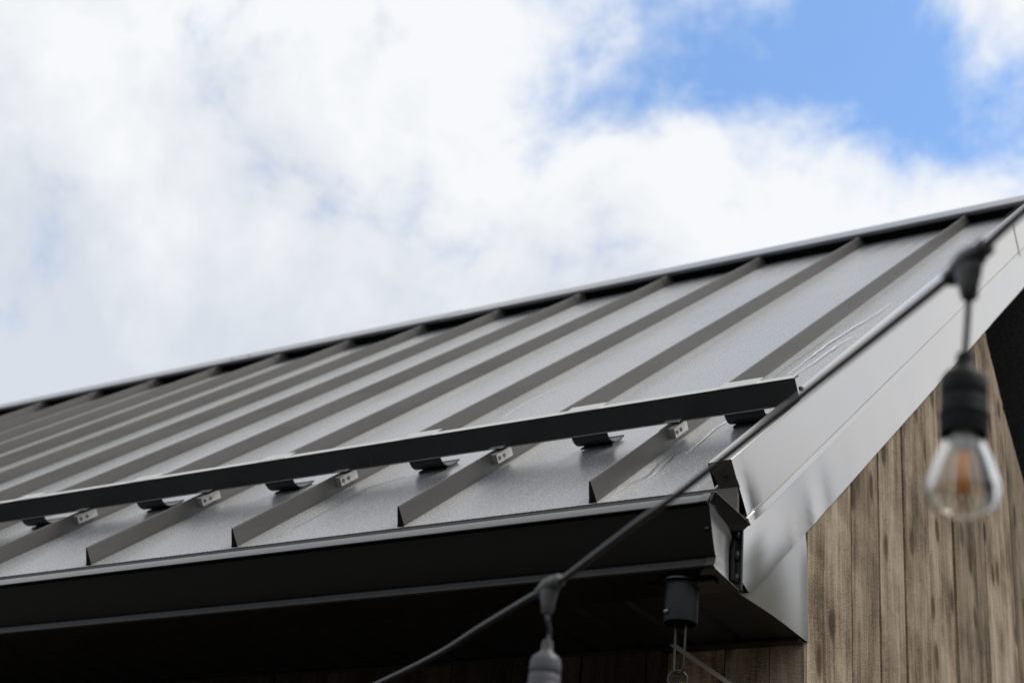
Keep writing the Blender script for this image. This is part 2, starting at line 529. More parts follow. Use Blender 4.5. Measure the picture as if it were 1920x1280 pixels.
hm = MB()  # unseen dark hill ring, added to darken what the metal reflects
rows = []
for k in range(96):
    a = 2 * math.pi * k / 96
    for r, hh in ((120, 0.0), (150, 30), (190, 54), (235, 70), (300, 60), (420, -2)):
        z = GZ - 0.5 + hh * (0.50 + 0.30 * noise.noise(Vector((math.cos(a) * 2.2, math.sin(a) * 2.2, r * 0.01))) + 1.10 * math.exp(-((a - math.radians(53)) / math.radians(24)) ** 2))  # raised on one side to darken the lower trim's reflection
        rows.append((r * math.cos(a), r * math.sin(a), z))
hm.add(rows, [(6 * k + j, 6 * ((k + 1) % 96) + j, 6 * ((k + 1) % 96) + j + 1, 6 * k + j + 1) for k in range(96) for j in range(5)])
h_ = hm.build('added_hills', simple('added_hill_dark', (0.030, 0.038, 0.018), 0.95, 0.0, 0.1, 0.5, 0.08), loc=(0, 0, GZ), smooth=True); tag(h_, kind='structure')

# ------------------------------------------------------------------ the barn
XR = 0.265           # plane of the gable trim
XW = 0.2555          # face of the gable boards
XL = -7.32
SP = 0.406
SR = 3.455           # where the pans end below the ridge cap
SA = 3.62            # apex
AY = SA * math.cos(TH); AZ = SA * math.sin(TH)
barn = empty('barn', (0, 0, GZ), 'wooden barn with a grey standing seam metal roof and weathered vertical boards', 'barn')


def soft(x, y, z, f):
    return noise.noise(Vector((x * f, y * f, z * f)))


# roof deck below the metal (gives the roof its thickness) and the rear slope
roof = MB()
roof.rbox(XL, 0.245, 0.004, SA - 0.02, -0.14, -0.012)
roof = roof.build('roof', DECK, barn)
rear = MB()
def RB(x, s, n):
    p = RP(x, s, n); return Vector((p.x, 2 * AY - p.y, p.z))
rear.prism([RB(XL, 0, -0.13), RB(0.245, 0, -0.13), RB(0.245, SA - .03, -0.13), RB(XL, SA - .03, -0.13)],
           [RB(XL, 0, 0), RB(0.245, 0, 0), RB(0.245, SA - .03, 0), RB(XL, SA - .03, 0)])
rear.build('rear_slope', PAN, barn)

# pans: one sheet between each two seams, slightly oil-canned
edges = [XR - 0.032, 0.0]
k = -1
while k * SP > XL: edges.append(k * SP); k -= 1
edges.append(XL)
for i in range(len(edges) - 1):
    x1, x0 = edges[i], edges[i + 1]
    b = MB()
    ph = random.uniform(0, 50)
    nv = 60 if x0 > -4 else 24
    def fn(u, v, x0=x0, x1=x1, ph=ph):
        s = -0.004 + (SR + 0.07 + 0.004) * v
        x = x0 + (x1 - x0) * u
        edge = math.sin(math.pi * u)
        n = 0.0030 * edge * soft(x * 0.9 + ph, s * 0.5, 0, 2.2) + 0.0010 * edge * soft(x + ph, s, 3, 6.0)
        n *= min(1, v * 12)
        return RP(x, s, n)
    b.grid(fn, 12, nv)
    # folded hem at the eave
    prof = [(-0.004, 0.0), (-0.0058, -0.0006), (-0.0062, -0.0018), (-0.005, -0.0028), (0.002, -0.0032)]
    for (sa, na), (sb, nb_) in zip(prof, prof[1:]):
        b.add([RP(x0 + .001, sa, na), RP(x1 - .001, sa, na), RP(x1 - .001, sb, nb_), RP(x0 + .001, sb, nb_)], [(0, 1, 2, 3)])
    b.build('roof_panel', PAN, roof, smooth=True, angle=40)


# seams: folded rib, near side sloping, with a lapped joint near the ridge
def seam_mesh():
    b = MB()
    prof = [(-0.0175, 0.0005), (-0.0155, 0.006), (-0.0110, 0.035), (-0.0100, 0.0375), (-0.0082, 0.0370), (-0.0074, 0.0340), (-0.0016, 0.005), (-0.0008, -0.001)]
    ss = [0.0, 0.12, 0.25, 0.4, 0.55, 0.7, 0.85, 1.0, 1.2, 1.4, 1.6, 1.8, 2.0, 2.2, 2.4, 2.7, 3.0, SR - 0.10]
    for a, c in zip(ss, ss[1:]):
        pa = [RP(x + 0.0022 * n / 0.037 * soft(a, 0, 1, 3), a + (0.008 * n / 0.037 if a == 0 else 0), n) for x, n in prof]
        pb = [RP(x + 0.0022 * n / 0.037 * soft(c, 0, 1, 3), c, n) for x, n in prof]
        n_ = len(prof)
        b.add(pa + pb, [(i, i + 1, n_ + i + 1, n_ + i) for i in range(n_ - 1)])
        if a == 0:
            b.add(pa, [tuple(range(n_))], 1)  # end face in black metal, its shade put into colour
    # upper lap, a hair proud
    pl = [(x * 1.0 + (0.0012 if x > -0.009 else -0.0012), n + (0.0012 if n > 0.01 else 0)) for x, n in prof]
    pa = [RP(x, SR - 0.10, n) for x, n in pl]; pb = [RP(x, SR + 0.004, n) for x, n in pl]
    n_ = len(pl)
    b.add(pa + pb, [(i, i + 1, n_ + i + 1, n_ + i) for i in range(n_ - 1)] + [tuple(range(n_)), tuple(range(n_, 2 * n_))])
    return b


first = seam_mesh().build('standing_seam', [SEAM, DARK], roof, loc=(0, 0, 0))
for kx in range(1, 18):
    o = first.copy(); col.objects.link(o)
    o.parent = roof
    o.location = first.location + Vector((-SP * kx, 0, 0))

# dried and wet run marks on the pans (low beads of their own shape)
marks = [(RUN, .0062, [(0.1, 1.766), (0.098, 1.66), (0.092, 1.588), (0.077, 1.444), (0.063, 1.291), (0.06, 1.158), (0.062, 0.997), (.06, .93)]),
         (RUN, .0052, [(0.115, 1.301), (0.10, 1.23), (0.096, 1.174), (0.092, 1.004), (0.085, 0.902)]),
         (RUN, .0050, [(0.068, 0.57), (0.062, 0.538), (0.053, 0.459), (0.06, 0.364), (0.064, 0.272)]),
         (RUND, .0030, [(0.03, 0.30), (0.026, 0.227), (0.035, 0.160), (0.037, 0.133), (0.020, 0.092), (0.013, 0.046)]),
         (RUND, .0022, [(0.045, 0.33), (0.040, 0.26), (0.050, 0.19), (0.048, .12)]),
         (RUND, .0018, [(-0.67, 0.423), (-0.735, 0.368), (-0.732, 0.178), (-0.734, 0.03)]),
         (RUN, .0026, [(-0.675, 1.334), (-0.712, 1.24), (-0.722, 1.1), (-0.709, 0.955)]),
         (RUND, .0018, [(0.030, 1.5), (0.034, 1.25), (0.028, 1.05), (0.033, .9)])]
for mt_, w, pts in marks:
    b = MB()
    dense = []
    for (xa, sa), (xb, sb) in zip(pts, pts[1:]):
        m_ = max(2, int(abs(sb - sa) / 0.012))
        for j in range(m_):
            t = j / m_
            dense.append((xa + (xb - xa) * t, sa + (sb - sa) * t))
    dense.append(pts[-1])
    L = len(dense); rows = []
    for j, (x, s) in enumerate(dense):
        e = min(1, 3 * min(j, L - 1 - j) / L + 0.05)
        ww = w * 0.5 * e * (0.8 + 0.7 * abs(soft(s, x, 5, 25)))
        x += 0.0035 * soft(s, x, 9, 18) + 0.002 * soft(s, x, 2, 60)
        rows += [RP(x - ww, s, 0.0016), RP(x, s, 0.0023), RP(x + ww, s, 0.0016)]
    b.add(rows, [(3 * j + c, 3 * j + c + 1, 3 * j + c + 4, 3 * j + c + 3) for j in range(L - 1) for c in range(2)])
    b.build('run_mark', mt_, roof, smooth=True)

# ridge: dark vented closure strip and folded cap
b = MB()
b.rbox(XL, XR - 0.045, SR + 0.012, SR + 0.03, 0.0005, 0.036)
rid = MB()
capf = [(SR - 0.022, 0.034), (SR - 0.024, 0.046), (SR - 0.020, 0.0505), (SA + 0.012, 0.0505), (SA + 0.012, 0.044), (SR - 0.012, 0.044), (SR - 0.014, 0.036)]
segs = [XL, -5.4, -2.35, XR + 0.012]
for a, c in zip(segs, segs[1:]):
    o_ = 0.0015 if a == -5.4 else 0.0
    rid.prism([RP(a, s, n + o_) for s, n in capf], [RP(c, s, n + o_) for s, n in capf])
    rid.prism([RB(a, s, n + o_) for s, n in capf], [RB(c, s, n + o_) for s, n in capf])
ridge = rid.build('ridge_cap', CAPM, barn)
b.build('vent_strip', VOID, ridge)
b = MB()
for q in (-3.63, -3.52):
    b = MB()
    b.lathe(RP(q, SR + 0.05, 0.0505), [(0.006, 0), (0.006, 0.004), (0.003, 0.006)], axis=NR, seg=8)
    b.build('screw', STEEL, ridge)

# ---- gable (rake) trim: upper face with kicked hem, lower face, in two lengths each
def rake_upper(s0, s1, off, name):
    b = MB()
    nsec = max(10, int((s1 - s0) * 40))
    prof = [(XR - 0.043, 0.0015), (XR - 0.043, 0.042), (XR - 0.042, 0.0455), (XR - 0.0006, 0.0465), (XR, 0.0459), (XR, 0.02), (XR, -0.005), (XR, -0.03), (XR, -0.0545), (XR - .0032, -0.0560),
            (XR - .0032, -0.0580), (XR + 0.0002, -0.0592), (XR + 0.0012, -0.0705), (XR + 0.0006, -0.0718), (XR - 0.004, -0.0718)]
    rows = []
    for j in range(nsec + 1):
        s = s0 + (s1 - s0) * j / nsec
        for x, n in prof:
            xx = x + off
            if n < 0.03 and x >= XR - 1e-6:
                d = s - s0
                e = math.exp(-(d / 0.05) ** 2) if s0 < 0.1 else 0
                if s0 < 0.1: xx += (0.0022 * math.exp(-(d / 0.016) ** 2) - 0.0042 * math.exp(-((d - 0.022) / 0.030) ** 2)) * max(0, (0.03 - n) / 0.10)
                xx += 0.0009 * soft(s * 1.0, n * 6, 1, 2.3) * (1 if n > -0.055 else 0.2)
            sx = s + (0.012 * (0.045 - n) / 0.11 if j == 0 and s0 < 0.1 else 0)
            rows.append(RP(xx, sx, n))
    m_ = len(prof)
    b.add(rows, [(j * m_ + i, j * m_ + i + 1, (j + 1) * m_ + i + 1, (j + 1) * m_ + i) for j in range(nsec) for i in range(m_ - 1)])
    return b.build(name, TRIM, barn, smooth=True, angle=22)


r1 = rake_upper(-0.010, 2.81, 0.0, 'rake_trim')
r2 = rake_upper(2.806, SA + 0.004, 0.0016, 'rake_trim')

# front closure of the rake cap, brown, with a screw
b = MB()
b.prism([RP(XR - 0.0425, -0.011, 0.042), RP(XR - 0.0015, -0.011, 0.044), RP(XR + 0.0005, -0.004, -0.004), RP(XR - 0.034, -0.004, -0.004)],
        [RP(XR - 0.0425, -0.009, 0.042), RP(XR - 0.0015, -0.009, 0.044), RP(XR + 0.0005, -0.002, -0.004), RP(XR - 0.034, -0.002, -0.004)])
cl = b.build('closure_plate', BROWN, r1)
b = MB()
b.lathe(RP(XR - 0.018, -0.0095, 0.021), [(0.0048, 0), (0.0048, 0.001), (0.0034, 0.001), (0.0034, 0.003), (0.002, 0.0034)], axis=-S, seg=12)
b.build('screw', STEEL, r1)


def rake_lower(s0, s1, off):
    b = MB()
    nsec = max(14, int((s1 - s0) * 46)); nn = 24
    X1 = XR - 0.0012 + off
    def top(s): return -0.050
    def fn(u, v):
        s = s0 + (s1 - s0) * u
        n = -0.050 + (-0.1735 + 0.050) * v
        if s0 < 0.1:
            # lower end: square cut against the fascia
            smin_y = 0.010
            s_cut = (smin_y + n * math.sin(TH)) / math.cos(TH)
            s = s_cut + (s1 - s_cut) * u
            s_lo = max(s_cut, (-0.1585 - n * math.cos(TH)) / math.sin(TH))
            s = s_lo + (s1 - s_lo) * u
        d = 0.0011 * soft(s, n * 3, 4, 2.0) + 0.0006 * soft(s, n, 2, 7)
        # little buckles where the trim was bent round the corner
        for sc, nc, a, w in ((0.33, -0.16, 0.0012, 0.022), (0.41, -0.15, -0.0009, 0.03), (0.20, -0.165, 0.0005, 0.012)):
            d += a * math.exp(-((s - sc) / w) ** 2 - ((n - nc) / 0.05) ** 2)
        fr = max(0.0, min(1.0, (-0.055 - n) / 0.118))
        d -= 0.0035 * fr + 0.0022
        if s0 < 0.1:
            d += math.exp(-((s + 0.05) / 0.16) ** 2) * (0.0105 * math.sin(math.pi * fr) - 0.0045 * fr) - 0.003 * math.exp(-((s + 0.07 * fr) / 0.07) ** 2)
        return RP(X1 + d, s, n)
    b.grid(fn, nsec, nn)
    b.add([fn(i / nsec, 1) for i in range(nsec + 1)] + [fn(i / nsec, 1) - Vector((0.012, 0, 0)) for i in range(nsec + 1)],
          [(i, i + 1, nsec + 2 + i, nsec + 1 + i) for i in range(nsec)])
    return b.build('rake_fascia', TRIM, barn, smooth=True, angle=30)


rl1 = rake_lower(-0.03, 2.18, 0.0012)
rl2 = rake_lower(2.172, SA - 0.13, 0.0)
for s_, n_ in ((-0.012, -0.088), (-0.070, -0.130)):
    b = MB()
    b.lathe(RP(XR - 0.0105 + (n_ + .13) * .05, s_ + 0.016, n_), [(0.0036, -.004), (0.0036, 0.002), (0.0026, 0.0035)], axis=(1, 0, 0), seg=10)
    b.build('rivet', STEEL, rl1)
# far rake of the gable, beyond the apex
b = MB()
b.prism([RB(XR - .007, 0, -0.17), RB(XR - .007, SA, -0.17), RB(XR - .007, SA, 0.045), RB(XR - .007, 0, 0.045)], [RB(XR, 0, -0.17), RB(XR, SA, -0.17), RB(XR, SA, 0.045), RB(XR, 0, 0.045)])
b.build('rake_trim', TRIM, barn)

# triangular eave return ("pork chop") below the rake
b = MB()
YC = 0.3385
def chop(u, v):
    y = 0.010 + (YC - 0.010) * u
    ztop = (-0.150) + (y - 0.0) * 0.71 if y > 0 else -0.15
    z = -0.1655 + (min(ztop - 0.012, 0.09) + 0.1655) * v
    d = 0.0012 * soft(y * 1.3, z * 1.3, 7, 4.0)
    zt_ = -0.222 + y * 0.80
    d += 0.0010 * math.exp(-((y - 0.3385) / 0.016) ** 2) * max(0, min(1, (zt_ - 0.012 - z) / 0.04)) - 0.016 * math.exp(-(y / 0.15) ** 2) - 0.0060 - 0.024 * (z + 0.10)
    return Vector((XR - 0.0034 + d, y, z))
b.grid(chop, 24, 12)
b.add([chop(1, j / 12) for j in range(13)] + [chop(1, j / 12) + Vector((-0.012, 0.0008, 0)) for j in range(13)], [(j, j + 1, 14 + j, 13 + j) for j in range(12)])
b.build('eave_return', TRIM, barn, smooth=True, angle=30)
b = MB()
b.add([chop(i / 24, 0) for i in range(25)] + [chop(i / 24, 0) + Vector((-0.03, 0, 0)) for i in range(25)], [(i, i + 1, 26 + i, 25 + i) for i in range(24)])
b.build('return_lip', SOFF, barn)

# fascia and drip edge
b = MB()
b.box((XL, 0.004, -0.1655), (XR - 0.027, 0.016, -0.0135))
b.box((XR - 0.0265, 0.0042, -0.1000), (XR - 0.004, 0.0092, -0.0140))
fas = b.build('fascia', DARK, barn)
b = MB()
yz = [(-0.003, -0.0050), (-0.003, -0.040), (-0.012, -0.052), (-0.012, -0.055), (0.0035, -0.055), (0.0035, -0.0050)]
b.prism([(XL, y, z) for y, z in yz], [(XR - 0.002, y, z) for y, z in yz])
b.build('drip_edge', BROWN, fas)
b = MB()
b.box((XR - 0.022, -0.006, -0.084), (XR - 0.004, 0.0036, -0.066))
b.build('wood_shim', LATH, fas)

# soffit: ribbed planks running to the wall, edge trims
sof = MB()
sof.box((XL, 0.0165, -0.1500), (XR - 0.032, 0.345, -0.1460))
sof = sof.build('soffit', SOFF, barn)
b = MB()
pr = [(0.0, 0.0), (0.006, 0.007), (0.014, 0.007), (0.020, 0.0), (0.1, 0.0)]
plank = None
x = XR - 0.032 - 0.1
i = 0
while x > XL:
    if plank is None:
        q = MB()
        z0 = -0.1640
        for (xa, za), (xb, zb) in zip(pr, pr[1:]):
            q.add([(x + xa, 0.056, z0 + za), (x + xb, 0.056, z0 + zb), (x + xb, 0.327, z0 + zb), (x + xa, 0.327, z0 + za)], [(0, 1, 2, 3)])
        plank = q.build('soffit_plank', SOFF, sof, loc=(x, 0.2, z0)); px0 = x
    else:
        o = plank.copy(); col.objects.link(o); o.parent = sof
        o.location = plank.location + Vector((x - px0, 0, 0))
    x -= 0.1
b = MB()
b.box((XL, 0.017, -0.1650), (XR - 0.026, 0.0555, -0.1605))
b.box((XR - 0.046, 0.0558, -0.1650), (XR - 0.026, 0.3265, -0.1600))
b.box((XL, 0.303, -0.1720), (XR - 0.012, 0.3272, -0.1659))
b.build('soffit_trim', SOFF, sof, bevel=0.0008)

# ---- gable wall of weathered boards
def z_under(y):                       # underside of the rake on the gable plane
    yy = y if y <= AY else 2 * AY - y
    return min(yy, AY) * math.tan(TH) - 0.115 / math.cos(TH)
CUT = [(1.700, 1.40), (1.735, 1.215), (1.760, 1.150), (1.815, 1.098), (1.887, 1.032), (1.975, 0.965), (2.057, 0.901), (2.20, 0.800), (2.36, 0.70)]
def z_cut(y):
    yy = y if y <= AY else 2 * AY - y
    if yy < CUT[0][0]: return 99
    for (a, za), (c, zc) in zip(CUT, CUT[1:]):
        if a <= yy <= c: return za + (zc - za) * (yy - a) / (c - a)
    return CUT[-1][1]
gw = MB()
def slab(poly, xa, xb):
    gw.prism([(xa, y, z) for y, z in poly], [(xb, y, z) for y, z in poly])
GY = 2 * AY
slab([(0.345, GZ), (GY - 0.345, GZ), (GY - 0.345, 0.30), (0.345, 0.30)], 0.222, 0.234)
slab([(0.345, 0.302), (1.68, 0.302), (1.68, z_under(1.68) - 0.05), (0.345, z_under(0.345) - 0.05)], 0.222, 0.234)
slab([(GY - 0.345, 0.302), (GY - 1.68, 0.302), (GY - 1.68, z_under(1.68) - 0.05), (GY - 0.345, z_under(0.345) - 0.05)][::-1], 0.222, 0.234)
gw = gw.build('gable_wall', VOID, barn)
bnds = [0.3390, 0.579, 0.751, 0.927, 1.120, 1.324, 1.620, 1.915, 2.14, 2.36, 2.60, 2.83, 3.05, 3.30, 3.52, 3.75, 3.98, 4.2, 4.45, 4.68, 4.9, 5.12, 5.33]
gaps = {0.579: 0.0022, 0.751: 0.0075, 0.927: 0.0095, 1.12: 0.0025, 1.324: 0.0095, 1.62: 0.003, 1.915: 0.007}
for ya, yb in zip(bnds, bnds[1:]):
    ga = gaps.get(ya, 0.0008); gb_ = gaps.get(yb, 0.0008)
    y0, y1 = ya + ga, yb - gb_
    px = XW - random.choice([0, 0.0008, 0.0016, 0.0024])
    n_ = 14
    ys = [y0 + (y1 - y0) * i / n_ for i in range(n_ + 1)]
    tops = [min(z_under(y), z_cut(y)) for y in ys]
    b = MB()
    wob = [0.0012 * soft(ya * 7, j * 0.37, 2, 2.0) for j in range(15)]
    rows = 14
    verts_f = []
    for j in range(rows + 1):
        for i, y in enumerate(ys):
            z = GZ + (tops[i] - GZ) * j / rows
            w = 0.0013 * soft(ya * 9, z * 1.7, 3, 1.5)
            yy = y + (w if i in (0, n_) else 0)
            cup = -0.0006 * (2 * (i / n_) - 1) ** 2
            verts_f.append((px + cup, yy, z))
    c_ = n_ + 1
    b.add(verts_f, [(j * c_ + i, j * c_ + i + 1, (j + 1) * c_ + i + 1, (j + 1) * c_ + i) for j in range(rows) for i in range(n_)])
    for i in (0, n_):
        e_ = [verts_f[j * c_ + i] for j in range(rows + 1)]
        b.add(e_ + [(px - 0.022, p[1], p[2]) for p in e_], [(j, j + 1, rows + 2 + j, rows + 1 + j) for j in range(rows)])
    e_ = [verts_f[rows * c_ + i] for i in range(n_ + 1)]
    b.add(e_ + [(px - 0.022, p[1], p[2]) for p in e_], [(i, i + 1, n_ + 2 + i, n_ + 1 + i) for i in range(n_)])
    b.build('board', WOOD, gw, loc=(px, ya, GZ))
# dark cladding in the upper gable, set back behind the cut boards
gi = MB()
gpoly = [(1.69, 0.66), (2 * AY - 1.69, 0.66), (2 * AY - 1.69, z_under(1.69) - .02), (AY, AZ - 0.24), (1.69, z_under(1.69) - .02)]
gi.prism([(-0.70, y, z) for y, z in gpoly], [(-0.69, y, z) for y, z in gpoly])
gi.box((-0.69, 1.70, 0.64), (0.221, GY - 1.70, 0.66))
gi = gi.build('gable_infill', VOID, barn)
z = 0.66
while z < 1.75:
    ya = max(1.69, (z + 0.11 + 0.24) / math.tan(TH))
    b = MB()
    b.prism([(-0.688, ya, z), (-0.674, ya, z), (-0.680, ya, z + 0.108), (-0.688, ya, z + 0.108)],
            [(-0.688, GY - ya, z), (-0.674, GY - ya, z), (-0.680, GY - ya, z + 0.108), (-0.688, GY - ya, z + 0.108)])
    b.build('plank', VOID, gi)
    z += 0.11

# ---- eave wall: pale corner boards, then dark brown boards a little proud
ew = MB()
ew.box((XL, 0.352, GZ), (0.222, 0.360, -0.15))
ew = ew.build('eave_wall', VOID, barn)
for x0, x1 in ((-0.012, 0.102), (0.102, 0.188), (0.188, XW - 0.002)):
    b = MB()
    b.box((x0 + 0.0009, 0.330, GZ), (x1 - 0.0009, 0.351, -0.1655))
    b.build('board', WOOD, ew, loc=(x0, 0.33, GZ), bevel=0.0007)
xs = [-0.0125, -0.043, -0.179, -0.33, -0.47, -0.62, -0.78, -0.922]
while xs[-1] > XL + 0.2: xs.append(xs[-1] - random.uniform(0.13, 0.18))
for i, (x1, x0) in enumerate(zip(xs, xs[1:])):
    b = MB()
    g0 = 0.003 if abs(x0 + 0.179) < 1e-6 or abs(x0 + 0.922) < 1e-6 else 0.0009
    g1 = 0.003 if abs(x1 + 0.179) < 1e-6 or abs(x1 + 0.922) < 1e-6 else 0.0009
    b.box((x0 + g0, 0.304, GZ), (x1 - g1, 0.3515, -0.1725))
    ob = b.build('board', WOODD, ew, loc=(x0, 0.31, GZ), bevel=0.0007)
    ob['label'] = 'dark brown board'

# far end and rear walls so the barn is closed
b = MB()
b.box((XL + 0.1, 0.361, GZ), (XL + 0.12, 2 * AY - 0.361, -0.2)); b.box((XL + 0.121, 2 * AY - 0.36, GZ), (0.221, 2 * AY - 0.34, -0.2))
b.build('rear_wall', WOODD, barn)

# ------------------------------------------------------------------ gutter
gut = empty('gutter', (XR, -0.06, -0.19), 'black ogee gutter along the eave below the grey roof pans', 'gutter')
GX = 0.272
prof = [(-0.1130, -0.0780), (-0.1150, -0.0670), (-0.1185, -0.0635), (-0.1205, -0.0638), (-0.1235, -0.0658), (-0.1395, -0.0832), (-0.1393, -0.0850), (-0.1310, -0.0875),
        (-0.1265, -0.0990), (-0.1225, -0.1120), (-0.1175, -0.1270), (-0.1125, -0.1400), (-0.1065, -0.1530), (-0.1030, -0.1585), (-0.1003, -0.1605),
        (-0.1072, -0.1755), (-0.1066, -0.1785), (-0.1020, -0.1800), (-0.0700, -0.1815), (-0.0060, -0.1845), (-0.0045, -0.1830)]
inner = [(-0.0045, -0.0700)]
outline = prof + inner
b = MB()
def strip(b, pr, xa, xb, off=0.0, n=1):
    xs_ = [xa + (xb - xa) * i / n for i in range(n + 1)]
    vv = []
    for x in xs_:
        for y, z in pr:
            vv.append((x, y + 0.0012 * soft(x * 0.7, z * 3, 1, 1.5) * (1 if y < -0.02 else 0) - off, z))
    m_ = len(pr)
    b.add(vv, [(i * m_ + j, i * m_ + j + 1, (i + 1) * m_ + j + 1, (i + 1) * m_ + j) for i in range(n) for j in range(m_ - 1)])
strip(b, outline, XL, GX - 0.002, 0, 60)
# inside skin so the trough has thickness
strip(b, [(y + (0.001 if y < -0.01 else -0.001), z + 0.001) for y, z in outline[5:]], XL, GX - 0.003, 0, 60)
trough = b.build('trough', DARK, gut, smooth=True, angle=22, recalc=False)
# end cap: collar crimped round the end, plate, outward flange and back leg
b = MB()
col_prof = [(y - 0.0016, z + (0.0012 if z > -0.07 else -0.0008 if z < -0.17 else 0)) for y, z in prof[2:]]
strip(b, col_prof, GX - 0.014, GX, 0, 1)
vv = [(GX, y, z) for y, z in col_prof] + [(GX, y + 0.003, z) for y, z in col_prof]
m_ = len(col_prof)
b.add(vv, [(j, j + 1, m_ + j + 1, m_ + j) for j in range(m_ - 1)])
b.build('end_collar', DARK, gut, smooth=True, angle=30, recalc=False)
b = MB()
lo = [(y, z) for y, z in prof[7:]]
# plate as a fan of quads from profile to a concave centre, dished inward a little
def plate_pt(t, v):
    # t along front profile (0 top .. 1 bottom), v from front to back
    k_ = t * (len(lo) - 3); i_ = min(int(k_), len(lo) - 4); f_ = k_ - i_
    yf = lo[i_][0] + (lo[i_ + 1][0] - lo[i_][0]) * f_; zf = lo[i_][1] + (lo[i_ + 1][1] - lo[i_][1]) * f_
    zb = -0.1020 + (-0.1838 + 0.1020) * t
    y = yf + (-0.008 - yf) * v
    z = zf + (zb - zf) * v
    xx = GX - 0.0025 - 0.0035 * math.sin(math.pi * v) * math.sin(math.pi * min(1, t * 1.1))
    if t < 0.12: xx += (0.12 - t) / 0.12 * 0.004
    xx -= 0.016 * max(0, (v - 0.42) / 0.58) ** 2
    return Vector((xx, y, z))
b.grid(lambda u, v: plate_pt(u, v), 24, 16)
pl = b.build('end_cap', ENDC, gut, smooth=True)
pl['label'] = 'pale grey end plate of the gutter'
b = MB()
pa = [(GX - 0.001, -0.1270, -0.0655), (GX + 0.004, -0.1185, -0.0605), (GX + 0.016, -0.0060, -0.0735), (GX - 0.014, -0.0080, -0.1010), (GX - 0.004, -0.0700, -0.0960), (GX - 0.002, -0.1280, -0.0860)]
b.prism(pa, [(x - 0.0006, y + 0.0006, z + 0.0008) for x, y, z in pa])
b.build('end_flange', DARK, gut, recalc=False)
b = MB()
b.tube([(GX - 0.002, -0.1225, -0.0640), (GX + 0.0040, -0.1180, -0.0606), (GX + 0.016, -0.0060, -0.0735)], 0.0005, 6)
b.build('cut_edge', ALU, gut)
b = MB()
b.tube([(GX + 0.0002, y - 0.0006, z) for y, z in prof[15:19]] + [(GX, -0.0060, -0.1850)], 0.0005, 6)
b.build('cut_edge', ALU, gut)
b = MB()
b.box((GX - 0.018, -0.0090, -0.1850), (GX + 0.004, -0.0035, -0.0760))
b.box((GX - 0.012, -0.0160, -0.1700), (GX - 0.006, -0.0090, -0.0880))
for zz in (-0.092, -0.128, -0.166):
    b.lathe((GX - 0.004, -0.011, zz), [(0.004, -0.007), (0.005, 0), (0.004, 0.007)], axis=(0, 0, 1), seg=10)
b.build('back_leg', DARK, gut, bevel=0.0006)
b = MB()
b.lathe((GX - 0.0042, -0.085, -0.100), [(0.0035, 0), (0.003, 0.0016), (0.001, 0.0022)], axis=(1, 0, 0), seg=10)
for yy, zz in ((-0.128, -0.100), (-0.1265, -0.1225)):
    b.lathe((GX - 0.007, yy + 0.006, zz), [(0.0045, 0), (0.0035, 0.004), (0.001, 0.005)], axis=(0.2, -1, -0.2), seg=8)
b.build('rivet', DARK, gut)
# outlet tube with flange and bolt
OC = Vector((0.197, -0.060, 0))
b = MB()
b.lathe((OC.x, OC.y, 0), [(0.0275, -0.1815), (0.0275, -0.2490), (0.0270, -0.2505), (0.0255, -0.2505), (0.0255, -0.1815)], seg=40, cap0=False, cap1=False)
ot = b.build('outlet_tube', simple('outlet_plastic', (0.011, 0.0105, 0.0105), 0.46, 0.0, 0.5, 0.12, 50, 0.1, 300), gut, smooth=True, angle=40)
b = MB()
b.lathe((OC.x, OC.y, 0), [(0.036, -0.1832), (0.036, -0.1865), (0.029, -0.1880), (0.0278, -0.1905)], seg=32, cap0=True, cap1=True)
for dx in (-0.047, 0.047):
    b.box((OC.x + dx - 0.012, OC.y - 0.008, -0.1880), (OC.x + dx + 0.012, OC.y + 0.010, -0.1836))
b.build('flange', DARK, ot, smooth=True, angle=30)
b = MB()
ax = Vector((0.10, -0.995, 0)).normalized()
ax = Vector((-0.05, -0.995, 0)).normalized()
b.lathe(Vector((OC.x - 0.011, OC.y - 0.0235, -0.2370)), [(0.0046, 0), (0.0050, 0.002), (0.0046, 0.0045), (0.0022, 0.0065)], axis=Vector((-0.42, -0.9, 0)), seg=12)
b.build('bolt', STEEL, ot, smooth=True, angle=35)

# rain chain
rc = empty('rain_chain', (OC.x, OC.y, -0.36), 'dark iron rain chain with a long loop hanging from the gutter outlet', 'chain')
def loop_pts(c, w, h, axis, n=28):
    a = Vector(axis).normalized()
    pts_ = []
    r = w / 2
    for k_ in range(n):
        t = 2 * math.pi * k_ / n
        xx = math.cos(t) * r; zz = math.sin(t) * r
        zz += (h / 2 - r) * (1 if math.sin(t) >= 0 else -1)
        pts_.append(Vector(c) + a * xx + Vector((0, 0, zz)))
    return pts_
b = MB(); b.tube(loop_pts((OC.x + .001, OC.y, -0.2815), 0.0185, 0.093, (0.8, -0.1, 0)), 0.0019, 8, closed=True)
b.build('link', CHAIN, rc, smooth=True)
b = MB(); b.tube(loop_pts((OC.x, OC.y, -0.3395), 0.030, 0.030, (0.9, 0.44, 0)), 0.0020, 8, closed=True)
b.build('ring', CHAIN, rc, smooth=True)
for i in range(5):
    b = MB(); b.tube(loop_pts((OC.x, OC.y, -0.388 - i * 0.118), 0.0185, 0.093, (0.8, -0.1, 0)), 0.0019, 8, closed=True)
    b.build('link', CHAIN, rc, smooth=True)
    b = MB(); b.tube(loop_pts((OC.x, OC.y, -0.446 - i * 0.118), 0.030, 0.030, (0.9, 0.44, 0)), 0.0020, 8, closed=True)
    b.build('ring', CHAIN, rc, smooth=True)

